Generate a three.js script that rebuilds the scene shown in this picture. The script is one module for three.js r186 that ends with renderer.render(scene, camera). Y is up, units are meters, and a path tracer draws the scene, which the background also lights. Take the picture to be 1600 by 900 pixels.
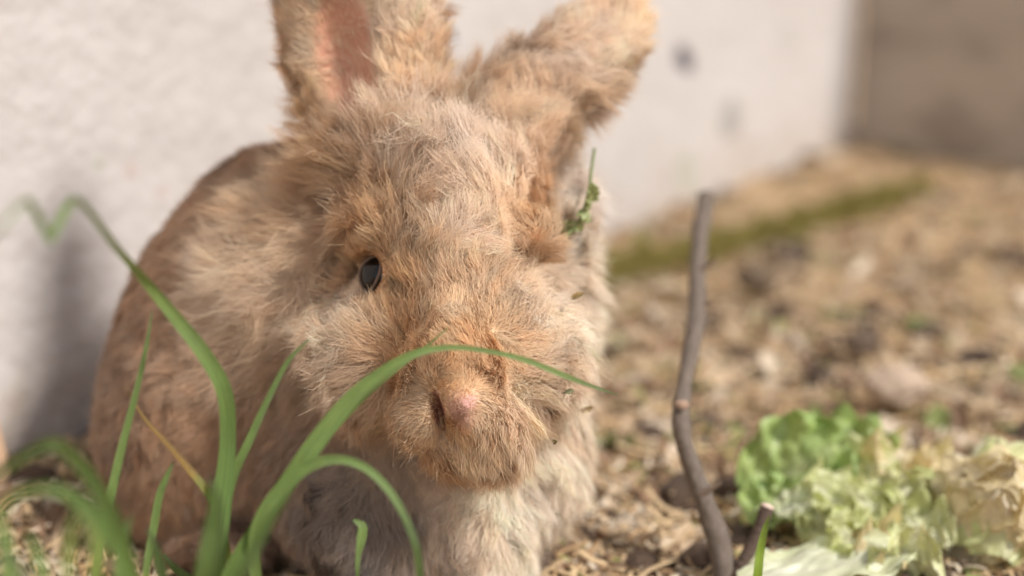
import * as THREE from 'three';
import { ImprovedNoise } from 'three/addons/math/ImprovedNoise.js';
import { mergeGeometries } from 'three/addons/utils/BufferGeometryUtils.js';

// ---------------------------------------------------------------- camera, sky, sun, exposure
const scene = new THREE.Scene();
const PITCH = 16 * Math.PI / 180, CAM_H = 0.323, FPX = 2198;           // FPX: focal length in pixels of the 1600 x 900 photograph
const camera = new THREE.PerspectiveCamera(2 * Math.atan(450 / FPX) * 180 / Math.PI, 16 / 9, 0.02, 200);
camera.position.set(0, CAM_H, 0);
camera.rotation.set(-PITCH, 0, 0);
camera.focus = 0.592;
camera.userData.fStop = 2.6;

const SUN_DIR = new THREE.Vector3(0.69, 0.80, 0.37).normalize();       // towards the sun: right, up, behind the camera
{
  const W = 64, H = 32, d = new Float32Array(W * H * 4);
  for (let j = 0; j < H; j++) for (let i = 0; i < W; i++) {
    const e = Math.max(0, Math.sin(((j + 0.5) / H - 0.5) * Math.PI)), k = Math.pow(1 - e, 2.2), o = (j * W + i) * 4;
    d[o] = 0.44 + 0.26 * k; d[o + 1] = 0.465 + 0.245 * k; d[o + 2] = 0.52 + 0.20 * k; d[o + 3] = 1;
  }
  const sky = new THREE.DataTexture(d, W, H, THREE.RGBAFormat, THREE.FloatType);
  sky.mapping = THREE.EquirectangularReflectionMapping; sky.magFilter = THREE.LinearFilter; sky.needsUpdate = true;
  scene.background = sky; scene.environment = sky;
}
const sun = new THREE.DirectionalLight(new THREE.Color().setRGB(1, 0.945, 0.88), 3.5);
sun.position.copy(SUN_DIR).multiplyScalar(3); sun.target.position.set(0, 0, -0.8);
sun.position.add(sun.target.position);
sun.castShadow = true; sun.shadow.radius = 18; sun.shadow.mapSize.set(2048, 2048);
Object.assign(sun.shadow.camera, { left: -1.5, right: 1.5, top: 1.5, bottom: -1.5, near: 0.1, far: 8 });
sun.name = 'sun'; scene.add(sun, sun.target);

const renderer = new THREE.WebGLRenderer({ antialias: true });
renderer.setSize(1024, 576);
renderer.toneMapping = THREE.LinearToneMapping;
renderer.toneMappingExposure = 1.16;
renderer.shadowMap.enabled = true;

// ---------------------------------------------------------------- helpers
let seedState = 12345;
const rnd = () => { seedState = (seedState + 0x6d2b79f5) | 0; let t = Math.imul(seedState ^ (seedState >>> 15), 1 | seedState); t = (t + Math.imul(t ^ (t >>> 7), 61 | t)) ^ t; return ((t ^ (t >>> 14)) >>> 0) / 4294967296; };
const rr = (a, b) => a + (b - a) * rnd();
const gauss = () => (rnd() + rnd() + rnd() + rnd() - 2) * 0.87;
const noiser = new ImprovedNoise(), N3 = (x, y, z) => noiser.noise(x, y, z);
const fbm = (x, y, z, oct = 4) => { let s = 0, a = 0.5; for (let i = 0; i < oct; i++, a *= 0.5, x *= 2.03, y *= 2.03, z *= 2.03) s += a * N3(x + i * 7.3, y + i * 3.1, z + i * 5.7); return s; };
const sat = (x) => Math.min(1, Math.max(0, x)), sstep = (a, b, x) => { const t = sat((x - a) / (b - a)); return t * t * (3 - 2 * t); };
const lin = (r, g, b) => new THREE.Color().setRGB(r / 255, g / 255, b / 255, THREE.SRGBColorSpace);
const V = (x, y, z) => new THREE.Vector3(x, y, z);
const CR = V(1, 0, 0), CU = V(0, Math.cos(PITCH), -Math.sin(PITCH)), CB = V(0, Math.sin(PITCH), Math.cos(PITCH));   // camera's right, up, back
const P = (x, y, d) => V(0, CAM_H, 0).addScaledVector(CR, (x - 800) / FPX * d).addScaledVector(CU, (450 - y) / FPX * d).addScaledVector(CB, -d);
const camDir = (r, u, b) => V(0, 0, 0).addScaledVector(CR, r).addScaledVector(CU, u).addScaledVector(CB, b);
const rayDir = (x, y) => camDir((x - 800) / FPX, (450 - y) / FPX, -1);
const onGround = (x, y, h = 0) => { const r = rayDir(x, y); return V(0, CAM_H, 0).addScaledVector(r, (h - CAM_H) / r.y); };
const used = {};
const numbered = (n) => { used[n] = (used[n] ?? -1) + 1; return used[n] ? n + '_' + String(used[n]).padStart(3, '0') : n; };
function tag(o, label, category, group, kind) { if (label) o.userData.label = label; if (category) o.userData.category = category; if (group) o.userData.group = group; if (kind) o.userData.kind = kind; return o; }
function top(name, o) { o.name = numbered(name); scene.add(o); return o; }
function mesh(name, geo, mat, parent) { const m = new THREE.Mesh(geo, mat); m.name = name; m.castShadow = m.receiveShadow = true; if (parent) parent.add(m); return m; }
function geoFrom(pos, idx, col, nor, uv) {
  const g = new THREE.BufferGeometry();
  g.setAttribute('position', new THREE.BufferAttribute(pos instanceof Float32Array ? pos : new Float32Array(pos), 3));
  if (col) g.setAttribute('color', new THREE.BufferAttribute(col instanceof Float32Array ? col : new Float32Array(col), 3));
  if (uv) g.setAttribute('uv', new THREE.BufferAttribute(uv instanceof Float32Array ? uv : new Float32Array(uv), 2));
  g.setIndex(new THREE.BufferAttribute(idx instanceof Uint32Array ? idx : new Uint32Array(idx), 1));
  if (nor) g.setAttribute('normal', new THREE.BufferAttribute(nor instanceof Float32Array ? nor : new Float32Array(nor), 3)); else g.computeVertexNormals();
  return g;
}
function dataTex(W, H, f, srgb, wrap = true) {
  const d = new Uint8Array(W * H * 4);
  for (let j = 0; j < H; j++) for (let i = 0; i < W; i++) { const c = f((i + 0.5) / W, (j + 0.5) / H), o = (j * W + i) * 4; d[o] = c[0]; d[o + 1] = c[1]; d[o + 2] = c[2]; d[o + 3] = 255; }
  const t = new THREE.DataTexture(d, W, H); t.magFilter = THREE.LinearFilter; t.minFilter = THREE.LinearMipmapLinearFilter; t.generateMipmaps = true;
  if (wrap) t.wrapS = t.wrapT = THREE.RepeatWrapping; if (srgb) t.colorSpace = THREE.SRGBColorSpace; t.needsUpdate = true; return t;
}

// ---------------------------------------------------------------- ground
const wallA0 = onGround(0, 762), cornerPt = onGround(1328, 232);       // foot of the white wall, from the left edge to the inner corner
const wallDir = cornerPt.clone().sub(wallA0).setY(0).normalize(), wallNor = V(-wallDir.z, 0, wallDir.x);    // towards the camera side
const wallSide = (x, z) => (x - wallA0.x) * wallNor.x + (z - wallA0.z) * wallNor.z;
const groundH = (x, z) => {
  const near = sstep(9, 2.5, Math.hypot(x, z + 1));
  const w = wallSide(x, z);
  return near * (0.010 * fbm(x * 9, 3.1, z * 9, 3) + 0.006 * fbm(x * 40, 1.7, z * 40, 3)) + 0.012 * sstep(0.12, 0.0, w) * near - 0.004;
};
{
  const axis = (lo, hi, n, c) => { const a = []; for (let i = 0; i <= n; i++) { const t = i / n * 2 - 1; a.push(c + Math.sign(t) * (Math.abs(t) < 0.9 ? Math.abs(t) / 0.9 * 1.6 : 1.6 + Math.pow((Math.abs(t) - 0.9) / 0.1, 2) * 40)); } return a; };
  const n = 340, xs = axis(0, 0, n, 0.25), zs = axis(0, 0, n, -1.1), pos = [], col = [], idx = [], uv = [];
  const cA = lin(172, 144, 110), cB = lin(104, 84, 64), cC = lin(200, 172, 136);
  const c = new THREE.Color();
  for (let j = 0; j <= n; j++) for (let i = 0; i <= n; i++) {
    const x = xs[i], z = zs[j]; pos.push(x, groundH(x, z), z); uv.push(x, z);
    const a = fbm(x * 11, 8, z * 11, 4) * 1.25, b = fbm(x * 45 + 4, 2, z * 45, 3);
    c.copy(cA).lerp(cB, sstep(0.02, 0.3, a)).lerp(cC, sstep(0.05, 0.35, b)); col.push(c.r, c.g, c.b);
  }
  for (let j = 0; j < n; j++) for (let i = 0; i < n; i++) { const a = j * (n + 1) + i; idx.push(a, a + n + 1, a + 1, a + 1, a + n + 1, a + n + 2); }
  const grain = dataTex(512, 512, (u, v) => { const k = 128 + 220 * fbm(u * 40, v * 40, 1, 4); return [k, k, k]; });
  grain.repeat.set(4, 4);
  const g = mesh('ground', geoFrom(pos, idx, col, null, uv), new THREE.MeshStandardMaterial({ vertexColors: true, roughness: 0.95, bumpMap: grain, bumpScale: 0.004 }));
  top('ground', g); tag(g, 'dry tan earth strewn with straw at the foot of the walls', 'ground', null, 'structure');
}

// ---------------------------------------------------------------- walls
const WALL_LEN = wallA0.distanceTo(cornerPt), WALL_BACK = 0.9;        // the white wall goes on WALL_BACK metres past the left edge of the frame
const onWall = (x, y) => { const r = rayDir(x, y), o = V(0, CAM_H, 0), t = (wallA0.clone().sub(o).dot(wallNor)) / r.dot(wallNor); const p = o.addScaledVector(r, t); return [p.clone().sub(wallA0).dot(wallDir) + WALL_BACK, p.y]; };
{
  const L = WALL_LEN + WALL_BACK, H = 1.6, TX = 1600, TY = 1024;
  const marks = [[1070, 92, 0.024, 0.012, 0.9, [74, 68, 78], -0.5], [1140, 186, 0.024, 0.026, 0.34, [96, 96, 92], 0.4], [1072, 270, 0.022, 0.030, 0.26, [140, 150, 112], 0.9], [703, 55, 0.004, 0.008, 0.8, [84, 84, 92], 0.7], [690, 40, 0.003, 0.004, 0.5, [100, 100, 100], 0], [205, 265, 0.006, 0.006, 0.22, [190, 150, 140], 0], [255, 300, 0.007, 0.005, 0.18, [190, 150, 140], 0], [155, 255, 0.006, 0.005, 0.2, [150, 165, 130], 0], [1230, 60, 0.03, 0.02, 0.12, [150, 145, 140], 0.2], [980, 250, 0.03, 0.014, 0.10, [150, 150, 140], 1]]
    .map(([x, y, ...m]) => [...onWall(x, y), ...m]);
  const tex = dataTex(TX, TY, (u, v) => {
    const s = u * L, t = v * H, n = fbm(s * 6, t * 6, 2, 4), f = fbm(s * 60, t * 60, 9, 3);
    let r = 204 + 10 * n + 10 * f, g = 198 + 11 * n + 10 * f, b = 195 + 12 * n + 10 * f;
    const low = sstep(0.10, 0.0, t + 0.09 * fbm(s * 12, t * 5, 4, 4));                 // splashed earth clinging to the foot of the plaster
    const dirt = low * sat(0.42 + 1.3 * fbm(s * 35, t * 35, 6, 3));
    r += (164 - r) * dirt * 0.55; g += (140 - g) * dirt * 0.55; b += (116 - b) * dirt * 0.55;
    for (const [ms, mt, rs, rt, k, c, a] of marks) {
      const dx = s - ms, dy = t - mt; if (Math.abs(dx) > 0.08 || Math.abs(dy) > 0.08) continue;
      const x = (dx * Math.cos(a) + dy * Math.sin(a)) / rs, y = (-dx * Math.sin(a) + dy * Math.cos(a)) / rt;
      const q = k * sstep(1.15, 0.55, Math.hypot(x, y) + 0.5 * fbm(s * 120, t * 120, 3, 2));
      r += (c[0] - r) * q; g += (c[1] - g) * q; b += (c[2] - b) * q;
    }
    return [r, g, b];
  }, true, false);
  const bump = dataTex(1024, 1024, (u, v) => { const k = 128 + 90 * fbm(u * 48, v * 48, 1, 4) + 120 * fbm(u * 14, v * 14, 5, 2); return [k, k, k]; });
  bump.repeat.set(3, 2);
  const slab = (from, dir, nor, len, h, thick) => {                                    // a wall with thickness, its face subdivided and slightly uneven
    const nu = Math.round(len * 40), nv = Math.round(h * 30), pos = [], uv = [], idx = [];
    for (let j = 0; j <= nv; j++) for (let i = 0; i <= nu; i++) {
      const s = i / nu * len, t = j / nv * h, e = 0.004 * fbm(s * 5, t * 5, 7, 3), p = from.clone().addScaledVector(dir, s).addScaledVector(nor, e);
      pos.push(p.x, t - 0.05, p.z); uv.push(i / nu, j / nv * (1) - 0.05 / h);
    }
    for (let j = 0; j < nv; j++) for (let i = 0; i < nu; i++) { const a = j * (nu + 1) + i; idx.push(a, a + 1, a + nu + 1, a + 1, a + nu + 2, a + nu + 1); }
    const face = geoFrom(pos, idx, null, null, uv);
    const box = new THREE.BoxGeometry(len, h, thick).toNonIndexed(); // body behind the face
    const bi = []; for (let i = 0; i < box.attributes.position.count; i++) bi.push(i); box.setIndex(bi);
    const m = new THREE.Matrix4().makeBasis(dir, V(0, 1, 0), nor).setPosition(from.clone().addScaledVector(dir, len / 2).addScaledVector(nor, -thick / 2 - 0.006).setY(h / 2 - 0.05));
    box.applyMatrix4(m);
    return mergeGeometries([face, box]);
  };
  const a = mesh('plaster_wall', slab(wallA0.clone().addScaledVector(wallDir, -WALL_BACK), wallDir, wallNor, L, H, 0.15), new THREE.MeshStandardMaterial({ map: tex, roughness: 0.92, bumpMap: bump, bumpScale: 0.004 }));
  top('plaster_wall', a); tag(a, 'off-white plaster wall with small dark marks behind the rabbit', 'wall');

  const nB = wallDir.clone().negate(), dB = wallNor.clone();                            // the second wall leaves the corner at a right angle
  const texB = dataTex(512, 512, (u, v) => { const n = fbm(u * 6, v * 6, 2, 4), f = fbm(u * 40, v * 40, 9, 3), q = sstep(0.05, 0.3, fbm(u * 9 + 3, v * 7, 5, 3)); return [186 + 22 * n + 16 * f - 24 * q, 172 + 22 * n + 16 * f - 24 * q, 156 + 22 * n + 16 * f - 22 * q]; }, true);
  const b = mesh('brown_wall', slab(cornerPt.clone().addScaledVector(dB, 0.006), dB, nB, 1.5, 0.55, 0.15), new THREE.MeshStandardMaterial({ map: texB, roughness: 0.95, bumpMap: bump, bumpScale: 0.004 }));
  top('brown_wall', b); tag(b, 'taupe rendered wall meeting the white wall in a corner', 'wall');
}

// ---------------------------------------------------------------- rabbit
const rabbit = new THREE.Group();
{
  const mm = (d) => d / FPX;
  // each: pixel x, y, axis depth, radii in pixels at that depth (right, up, back), roll (radians, about the viewing axis), blend radius in m
  const prim = [];
  const ell = (x, y, d, rx, ry, rz, roll = 0, k = 0.018, yaw = 0) => {
    const c = P(x, y, d), s = mm(d), ca = Math.cos(roll), sa = Math.sin(roll);
    let ax = camDir(ca, sa, 0), ay = camDir(-sa, ca, 0), az = CB.clone();
    if (yaw) { const nx = ax.clone().multiplyScalar(Math.cos(yaw)).addScaledVector(az, -Math.sin(yaw)); az = az.multiplyScalar(Math.cos(yaw)).addScaledVector(ax, Math.sin(yaw)); ax = nx; }
    return { c, ax, ay, az, r: [rx * s, ry * s, rz * s], k };
  };
  const add = (...a) => prim.push(ell(...a));
  // trunk
  add(400, 590, 0.745, 200, 262, 220, 0.1, 0.03);
  add(480, 440, 0.735, 165, 205, 180, 0.35, 0.03);
  add(305, 670, 0.722, 128, 175, 150, -0.1, 0.02);
  add(640, 745, 0.685, 205, 160, 130, 0, 0.03);
  add(690, 560, 0.70, 185, 200, 130, 0, 0.03);
  add(845, 400, 0.69, 52, 130, 80, 0, 0.025);
  add(500, 440, 0.69, 95, 130, 80, 0, 0.02);
  add(815, 690, 0.675, 62, 110, 80, 0.1, 0.025);
  // legs and feet
  add(575, 850, 0.655, 60, 110, 60, 0, 0.02); add(575, 925, 0.640, 48, 26, 66, 0, 0.012);
  add(750, 850, 0.655, 60, 110, 60, 0, 0.02); add(755, 925, 0.640, 48, 26, 66, 0, 0.012);
  add(345, 850, 0.690, 62, 26, 110, 0, 0.015, 0.5);
  // tail tuft, hidden behind the haunch
  add(250, 640, 0.80, 60, 60, 60, 0, 0.012);
  // head
  add(700, 425, 0.645, 122, 165, 140, 0, 0.02);
  add(712, 320, 0.650, 112, 88, 100, 0, 0.02);
  add(709, 582, 0.606, 70, 86, 92, 0, 0.018);
  add(594, 540, 0.638, 66, 92, 78, 0.2, 0.018);
  add(812, 550, 0.638, 62, 92, 80, -0.2, 0.02);
  add(666, 650, 0.601, 33, 36, 42, 0, 0.010); add(764, 660, 0.600, 44, 40, 48, 0, 0.012);   // whisker pads
  add(717, 640, 0.586, 28, 26, 18, 0, 0.012);                                             // nose
  add(735, 700, 0.608, 54, 30, 50, 0, 0.012);                                             // chin
  add(588, 372, 0.628, 44, 24, 40, 0.5, 0.012); add(824, 372, 0.632, 36, 24, 36, -0.5, 0.012);   // brows
  // ears
  add(557, 20, 0.660, 114, 245, 54, 0.10, 0.014, -0.15);
  add(585, 190, 0.652, 60, 80, 50, 0.1, 0.016);
  add(876, 118, 0.672, 158, 62, 40, 0.69, 0.014, 0.2);
  add(785, 215, 0.66, 56, 62, 50, 0.4, 0.016);
  // hollows: ear cups, eye sockets, nostrils, philtrum
  const cut = [
    { ...ell(512, 70, 0.612, 84, 180, 152, 0.08), k: 0.007 },
    { ...ell(686, 664, 0.574, 10, 54, 84, 0.20), k: 0.004 },
    { ...ell(744, 652, 0.568, 4, 15, 50, -0.85), k: 0.003 },
    { ...ell(708, 690, 0.576, 7, 36, 44, 0.05), k: 0.004 },
  ];
  const evalEll = (e, x, y, z) => {
    const dx = x - e.c.x, dy = y - e.c.y, dz = z - e.c.z;
    const u = (dx * e.ax.x + dy * e.ax.y + dz * e.ax.z) / e.r[0], v = (dx * e.ay.x + dy * e.ay.y + dz * e.ay.z) / e.r[1], w = (dx * e.az.x + dy * e.az.y + dz * e.az.z) / e.r[2];
    const k0 = Math.sqrt(u * u + v * v + w * w), a = u / e.r[0], b = v / e.r[1], c = w / e.r[2], k1 = Math.sqrt(a * a + b * b + c * c);
    return k1 < 1e-9 ? -Math.min(...e.r) : k0 * (k0 - 1) / k1;
  };
  const sdf = (x, y, z) => {
    let d = 1;
    for (const e of prim) {
      const f = evalEll(e, x, y, z); if (f > d + 0.06) continue;
      const h = sat(0.5 + 0.5 * (d - f) / e.k); d = d * (1 - h) + f * h - e.k * h * (1 - h);
    }
    for (const e of cut) {
      const f = -evalEll(e, x, y, z); if (f < d - 0.03) continue;
      const h = sat(0.5 + 0.5 * (f - d) / e.k); d = d * (1 - h) + f * h + e.k * h * (1 - h);
    }
    return Math.max(d, -y + 0.001);
  };
  // surface nets
  const eyeSpec = [[P(600, 430, 0.6315), -1, 0.60, 0.80], [P(800, 448, 0.6480), 1, 0.94, 0.34]].map(([p, side, lx, lz]) => { const look = camDir(side * lx, 0.05, lz).normalize(); return { p, look, side, open: p.clone().addScaledVector(look, 0.0095) }; });
  for (const e of eyeSpec) cut.push({ c: e.p.clone().addScaledVector(e.look, 0.0105), ax: e.look, ay: V(0, 1, 0).addScaledVector(e.look, -e.look.y).normalize(), az: V(0, 0, 0).crossVectors(e.look, V(0, 1, 0)).normalize(), r: [0.0088, 0.0104, 0.0070], k: 0.002 });
  const lo = V(-0.245, -0.004, -0.88), hi = V(0.085, 0.335, -0.51), cell = 0.0021;
  const nx = Math.ceil((hi.x - lo.x) / cell), ny = Math.ceil((hi.y - lo.y) / cell), nz = Math.ceil((hi.z - lo.z) / cell);
  const F = new Float32Array(nx * ny * nz), at = (i, j, k) => (k * ny + j) * nx + i;
  // coarse pass first, fine values only near the surface
  const B = 4;
  for (let k = 0; k < nz; k += B) for (let j = 0; j < ny; j += B) for (let i = 0; i < nx; i += B) {
    const c = sdf(lo.x + (i + 1.5) * cell, lo.y + (j + 1.5) * cell, lo.z + (k + 1.5) * cell), far = Math.abs(c) > 0.02;
    for (let kk = k; kk < Math.min(nz, k + B); kk++) for (let jj = j; jj < Math.min(ny, j + B); jj++) for (let ii = i; ii < Math.min(nx, i + B); ii++)
      F[at(ii, jj, kk)] = far ? c : sdf(lo.x + ii * cell, lo.y + jj * cell, lo.z + kk * cell);
  }
  const vid = new Int32Array(nx * ny * nz).fill(-1), pos = [], idx = [];
  const C8 = [[0, 0, 0], [1, 0, 0], [0, 1, 0], [1, 1, 0], [0, 0, 1], [1, 0, 1], [0, 1, 1], [1, 1, 1]], E12 = [[0, 1], [2, 3], [4, 5], [6, 7], [0, 2], [1, 3], [4, 6], [5, 7], [0, 4], [1, 5], [2, 6], [3, 7]];
  for (let k = 0; k < nz - 1; k++) for (let j = 0; j < ny - 1; j++) for (let i = 0; i < nx - 1; i++) {
    const f = C8.map(([a, b, c]) => F[at(i + a, j + b, k + c)]); let inside = 0; for (const v of f) if (v < 0) inside++;
    if (!inside || inside === 8) continue;
    let x = 0, y = 0, z = 0, n = 0;
    for (const [a, b] of E12) if (f[a] < 0 !== f[b] < 0) { const t = f[a] / (f[a] - f[b]); x += C8[a][0] + t * (C8[b][0] - C8[a][0]); y += C8[a][1] + t * (C8[b][1] - C8[a][1]); z += C8[a][2] + t * (C8[b][2] - C8[a][2]); n++; }
    vid[at(i, j, k)] = pos.length / 3; pos.push(lo.x + (i + x / n) * cell, lo.y + (j + y / n) * cell, lo.z + (k + z / n) * cell);
  }
  const quad = (a, b, c, d, flip) => { if (a < 0 || b < 0 || c < 0 || d < 0) return; flip ? idx.push(a, c, b, a, d, c) : idx.push(a, b, c, a, c, d); };
  for (let k = 1; k < nz - 1; k++) for (let j = 1; j < ny - 1; j++) for (let i = 1; i < nx - 1; i++) {
    const f0 = F[at(i, j, k)] < 0;
    if (f0 !== F[at(i + 1, j, k)] < 0) quad(vid[at(i, j - 1, k - 1)], vid[at(i, j, k - 1)], vid[at(i, j, k)], vid[at(i, j - 1, k)], !f0);
    if (f0 !== F[at(i, j + 1, k)] < 0) quad(vid[at(i - 1, j, k - 1)], vid[at(i - 1, j, k)], vid[at(i, j, k)], vid[at(i, j, k - 1)], !f0);
    if (f0 !== F[at(i, j, k + 1)] < 0) quad(vid[at(i - 1, j - 1, k)], vid[at(i, j - 1, k)], vid[at(i, j, k)], vid[at(i - 1, j, k)], !f0);
  }
  const nv = pos.length / 3, nor = new Float32Array(nv * 3), e = 0.0012;
  for (let v = 0; v < nv; v++) {
    const [x, y, z] = [pos[v * 3], pos[v * 3 + 1], pos[v * 3 + 2]];
    const gx = sdf(x + e, y, z) - sdf(x - e, y, z), gy = sdf(x, y + e, z) - sdf(x, y - e, z), gz = sdf(x, y, z + e) - sdf(x, y, z - e), l = Math.hypot(gx, gy, gz) || 1;
    nor[v * 3] = gx / l; nor[v * 3 + 1] = gy / l; nor[v * 3 + 2] = gz / l;
  }
  // coat guides: pixel x, y, depth; comb direction (right, up, towards the viewer); length mm; coat colour (sRGB), left chest shade included
  const MANE = [236, 214, 190], ORANGE = [224, 186, 144], TAN = [231, 203, 172], BEIGE = [244, 220, 198], BROWN = [192, 158, 130], TAUPE = [180, 152, 130], SHADED_GREY = [156, 142, 132], CREAM = [246, 228, 208], PALE = [224, 204, 184];
  const guides = [
    [705, 545, 0.585, 0, 0.9, 0.3, 6, ORANGE], [708, 615, 0.572, 0, 1, 0.1, 3, ORANGE], [690, 480, 0.60, -0.1, 0.9, 0.4, 9, TAN], [740, 470, 0.60, 0.1, 0.9, 0.4, 9, TAN],
    [630, 620, 0.58, -1, -0.3, 0.3, 7, TAN], [785, 620, 0.58, 1, -0.3, 0.3, 11, TAN], [835, 600, 0.60, 0.9, -0.2, 0.3, 16, BEIGE], [650, 680, 0.585, -0.6, -0.6, 0.3, 6, TAN], [775, 690, 0.585, 0.6, -0.8, 0.3, 11, TAN], [728, 725, 0.59, 0, -1, 0.3, 9, TAN],
    [640, 540, 0.60, -0.7, 0.1, 0.4, 10, ORANGE], [775, 540, 0.60, 0.7, 0.1, 0.4, 10, ORANGE],
    [525, 510, 0.62, -0.9, 0.1, 0.3, 20, CREAM], [535, 600, 0.61, -0.6, -0.7, 0.3, 18, BEIGE], [570, 670, 0.615, -0.4, -0.9, 0.1, 16, TAN], [500, 450, 0.63, -1, 0.2, 0.4, 24, CREAM],
    [865, 500, 0.62, 0.9, 0.0, 0.3, 18, CREAM], [880, 580, 0.61, 0.9, -0.4, 0.3, 20, CREAM], [850, 670, 0.61, 0.6, -0.9, 0.2, 16, BEIGE], [870, 430, 0.63, 0.9, 0.3, 0.3, 18, CREAM],
    [645, 385, 0.61, -0.2, 0.9, 0.5, 13, TAN], [720, 370, 0.60, 0, 0.9, 0.5, 13, BEIGE], [790, 400, 0.61, 0.2, 0.8, 0.5, 12, TAN], [600, 352, 0.62, -0.4, 0.8, 0.5, 15, ORANGE], [830, 360, 0.63, 0.3, 0.8, 0.5, 10, ORANGE], [850, 390, 0.64, 0.5, 0.6, 0.5, 10, TAN],
    [640, 280, 0.62, -0.3, 0.9, 0.5, 27, BEIGE], [720, 270, 0.62, 0.0, 0.9, 0.5, 27, BEIGE], [800, 280, 0.63, 0.4, 0.8, 0.4, 20, BEIGE], [690, 225, 0.65, 0, 1, 0.3, 28, BEIGE], [650, 240, 0.635, -0.2, 1, 0.5, 28, BEIGE], [580, 440, 0.615, -0.3, 0.6, 0.5, 9, ORANGE], [630, 440, 0.605, -0.1, 0.9, 0.4, 10, ORANGE], [760, 515, 0.59, 0.1, 0.9, 0.3, 8, ORANGE],
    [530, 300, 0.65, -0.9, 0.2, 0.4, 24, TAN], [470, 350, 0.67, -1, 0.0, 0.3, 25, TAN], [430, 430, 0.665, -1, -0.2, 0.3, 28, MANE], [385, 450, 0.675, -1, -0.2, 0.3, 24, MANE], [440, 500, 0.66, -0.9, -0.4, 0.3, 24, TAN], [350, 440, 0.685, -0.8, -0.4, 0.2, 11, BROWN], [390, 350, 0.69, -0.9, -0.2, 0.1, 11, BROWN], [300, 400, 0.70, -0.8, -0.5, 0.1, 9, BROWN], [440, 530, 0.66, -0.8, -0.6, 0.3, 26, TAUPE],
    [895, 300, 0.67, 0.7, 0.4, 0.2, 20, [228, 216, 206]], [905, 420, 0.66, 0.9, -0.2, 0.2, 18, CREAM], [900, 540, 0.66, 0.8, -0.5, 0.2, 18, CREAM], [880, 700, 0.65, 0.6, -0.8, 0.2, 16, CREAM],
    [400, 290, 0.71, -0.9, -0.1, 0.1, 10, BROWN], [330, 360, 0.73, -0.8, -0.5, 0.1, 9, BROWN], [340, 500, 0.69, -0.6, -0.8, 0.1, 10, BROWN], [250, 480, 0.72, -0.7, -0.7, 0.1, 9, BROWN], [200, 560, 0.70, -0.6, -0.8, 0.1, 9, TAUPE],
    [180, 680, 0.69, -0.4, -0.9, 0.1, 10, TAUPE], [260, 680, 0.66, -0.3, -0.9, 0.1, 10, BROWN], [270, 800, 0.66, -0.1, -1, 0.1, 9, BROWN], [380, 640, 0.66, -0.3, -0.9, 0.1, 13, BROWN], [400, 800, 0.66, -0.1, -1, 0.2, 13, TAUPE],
    [480, 640, 0.65, -0.3, -0.9, 0.2, 16, TAUPE], [490, 780, 0.64, -0.2, -1, 0.2, 14, SHADED_GREY], [590, 800, 0.63, 0, -1, 0.3, 13, SHADED_GREY], [690, 830, 0.63, 0, -1, 0.3, 13, PALE], [790, 800, 0.64, 0.3, -1, 0.2, 12, CREAM], [860, 800, 0.65, 0.6, -0.9, 0.2, 11, CREAM],  // left chest grey deepened with painted shade, right kept sunlit cream
    [560, 920, 0.63, 0, -0.5, 0.5, 5, SHADED_GREY], [755, 920, 0.63, 0, -0.5, 0.5, 5, CREAM], [340, 850, 0.66, 0, -0.4, 0.6, 5, TAUPE],
    [440, 60, 0.64, -0.8, 0.4, 0.3, 7, TAN], [455, 170, 0.64, -0.7, 0.4, 0.4, 10, TAN], [620, 40, 0.64, 0.4, 0.7, 0.4, 13, BEIGE], [660, 110, 0.64, 0.6, 0.5, 0.4, 14, TAN], [605, 150, 0.64, 0.2, 0.8, 0.6, 14, TAN], [520, -60, 0.64, -0.2, 0.9, 0.3, 10, TAN],
    [790, 180, 0.64, 0.4, 0.8, 0.4, 16, TAN], [860, 110, 0.65, 0.5, 0.7, 0.4, 14, BEIGE], [950, 60, 0.65, 0.6, 0.6, 0.4, 12, BEIGE], [1000, 20, 0.66, 0.8, 0.6, 0, 13, TAN], [900, 170, 0.65, 0.6, -0.6, 0.4, 14, TAN],
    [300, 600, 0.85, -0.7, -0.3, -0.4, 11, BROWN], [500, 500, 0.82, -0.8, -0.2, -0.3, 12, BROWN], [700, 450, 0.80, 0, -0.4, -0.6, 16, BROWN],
  ].map(([x, y, d, r, u, b, len, c]) => ({ p: P(x, y, d), dir: camDir(r, u, b).normalize(), len: len * (len > 8 ? 1.3 : 1) / 1000, c: lin(...c) }));
  const eyes = eyeSpec.map((q) => q.open), nose = P(717, 648, 0.574), slits = [cut[1], cut[2]], cup = cut[0];
  const SKIN_EAR = lin(198, 140, 116), SKIN_NOSE = lin(150, 104, 92), NOSE_FUR = lin(196, 154, 138), PINK_HIGHLIGHT = lin(226, 176, 166);
  const vDir = new Float32Array(nv * 3), vLen = new Float32Array(nv), vDen = new Float32Array(nv), vCol = new Float32Array(nv * 3), vSkin = new Float32Array(nv * 3);
  const c = new THREE.Color();
  for (let v = 0; v < nv; v++) {
    const x = pos[v * 3], y = pos[v * 3 + 1], z = pos[v * 3 + 2];
    let W = 0, dx = 0, dy = 0, dz = 0, L = 0, r = 0, g = 0, b = 0;
    for (const q of guides) {
      const a = (x - q.p.x) ** 2 + (y - q.p.y) ** 2 + (z - q.p.z) ** 2, w = 1 / (a + 0.00006) ** 2;
      W += w; dx += w * q.dir.x; dy += w * q.dir.y; dz += w * q.dir.z; L += w * q.len; r += w * q.c.r; g += w * q.c.g; b += w * q.c.b;
    }
    L /= W;
    let den = 1, slitSkin = 0;
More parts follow.
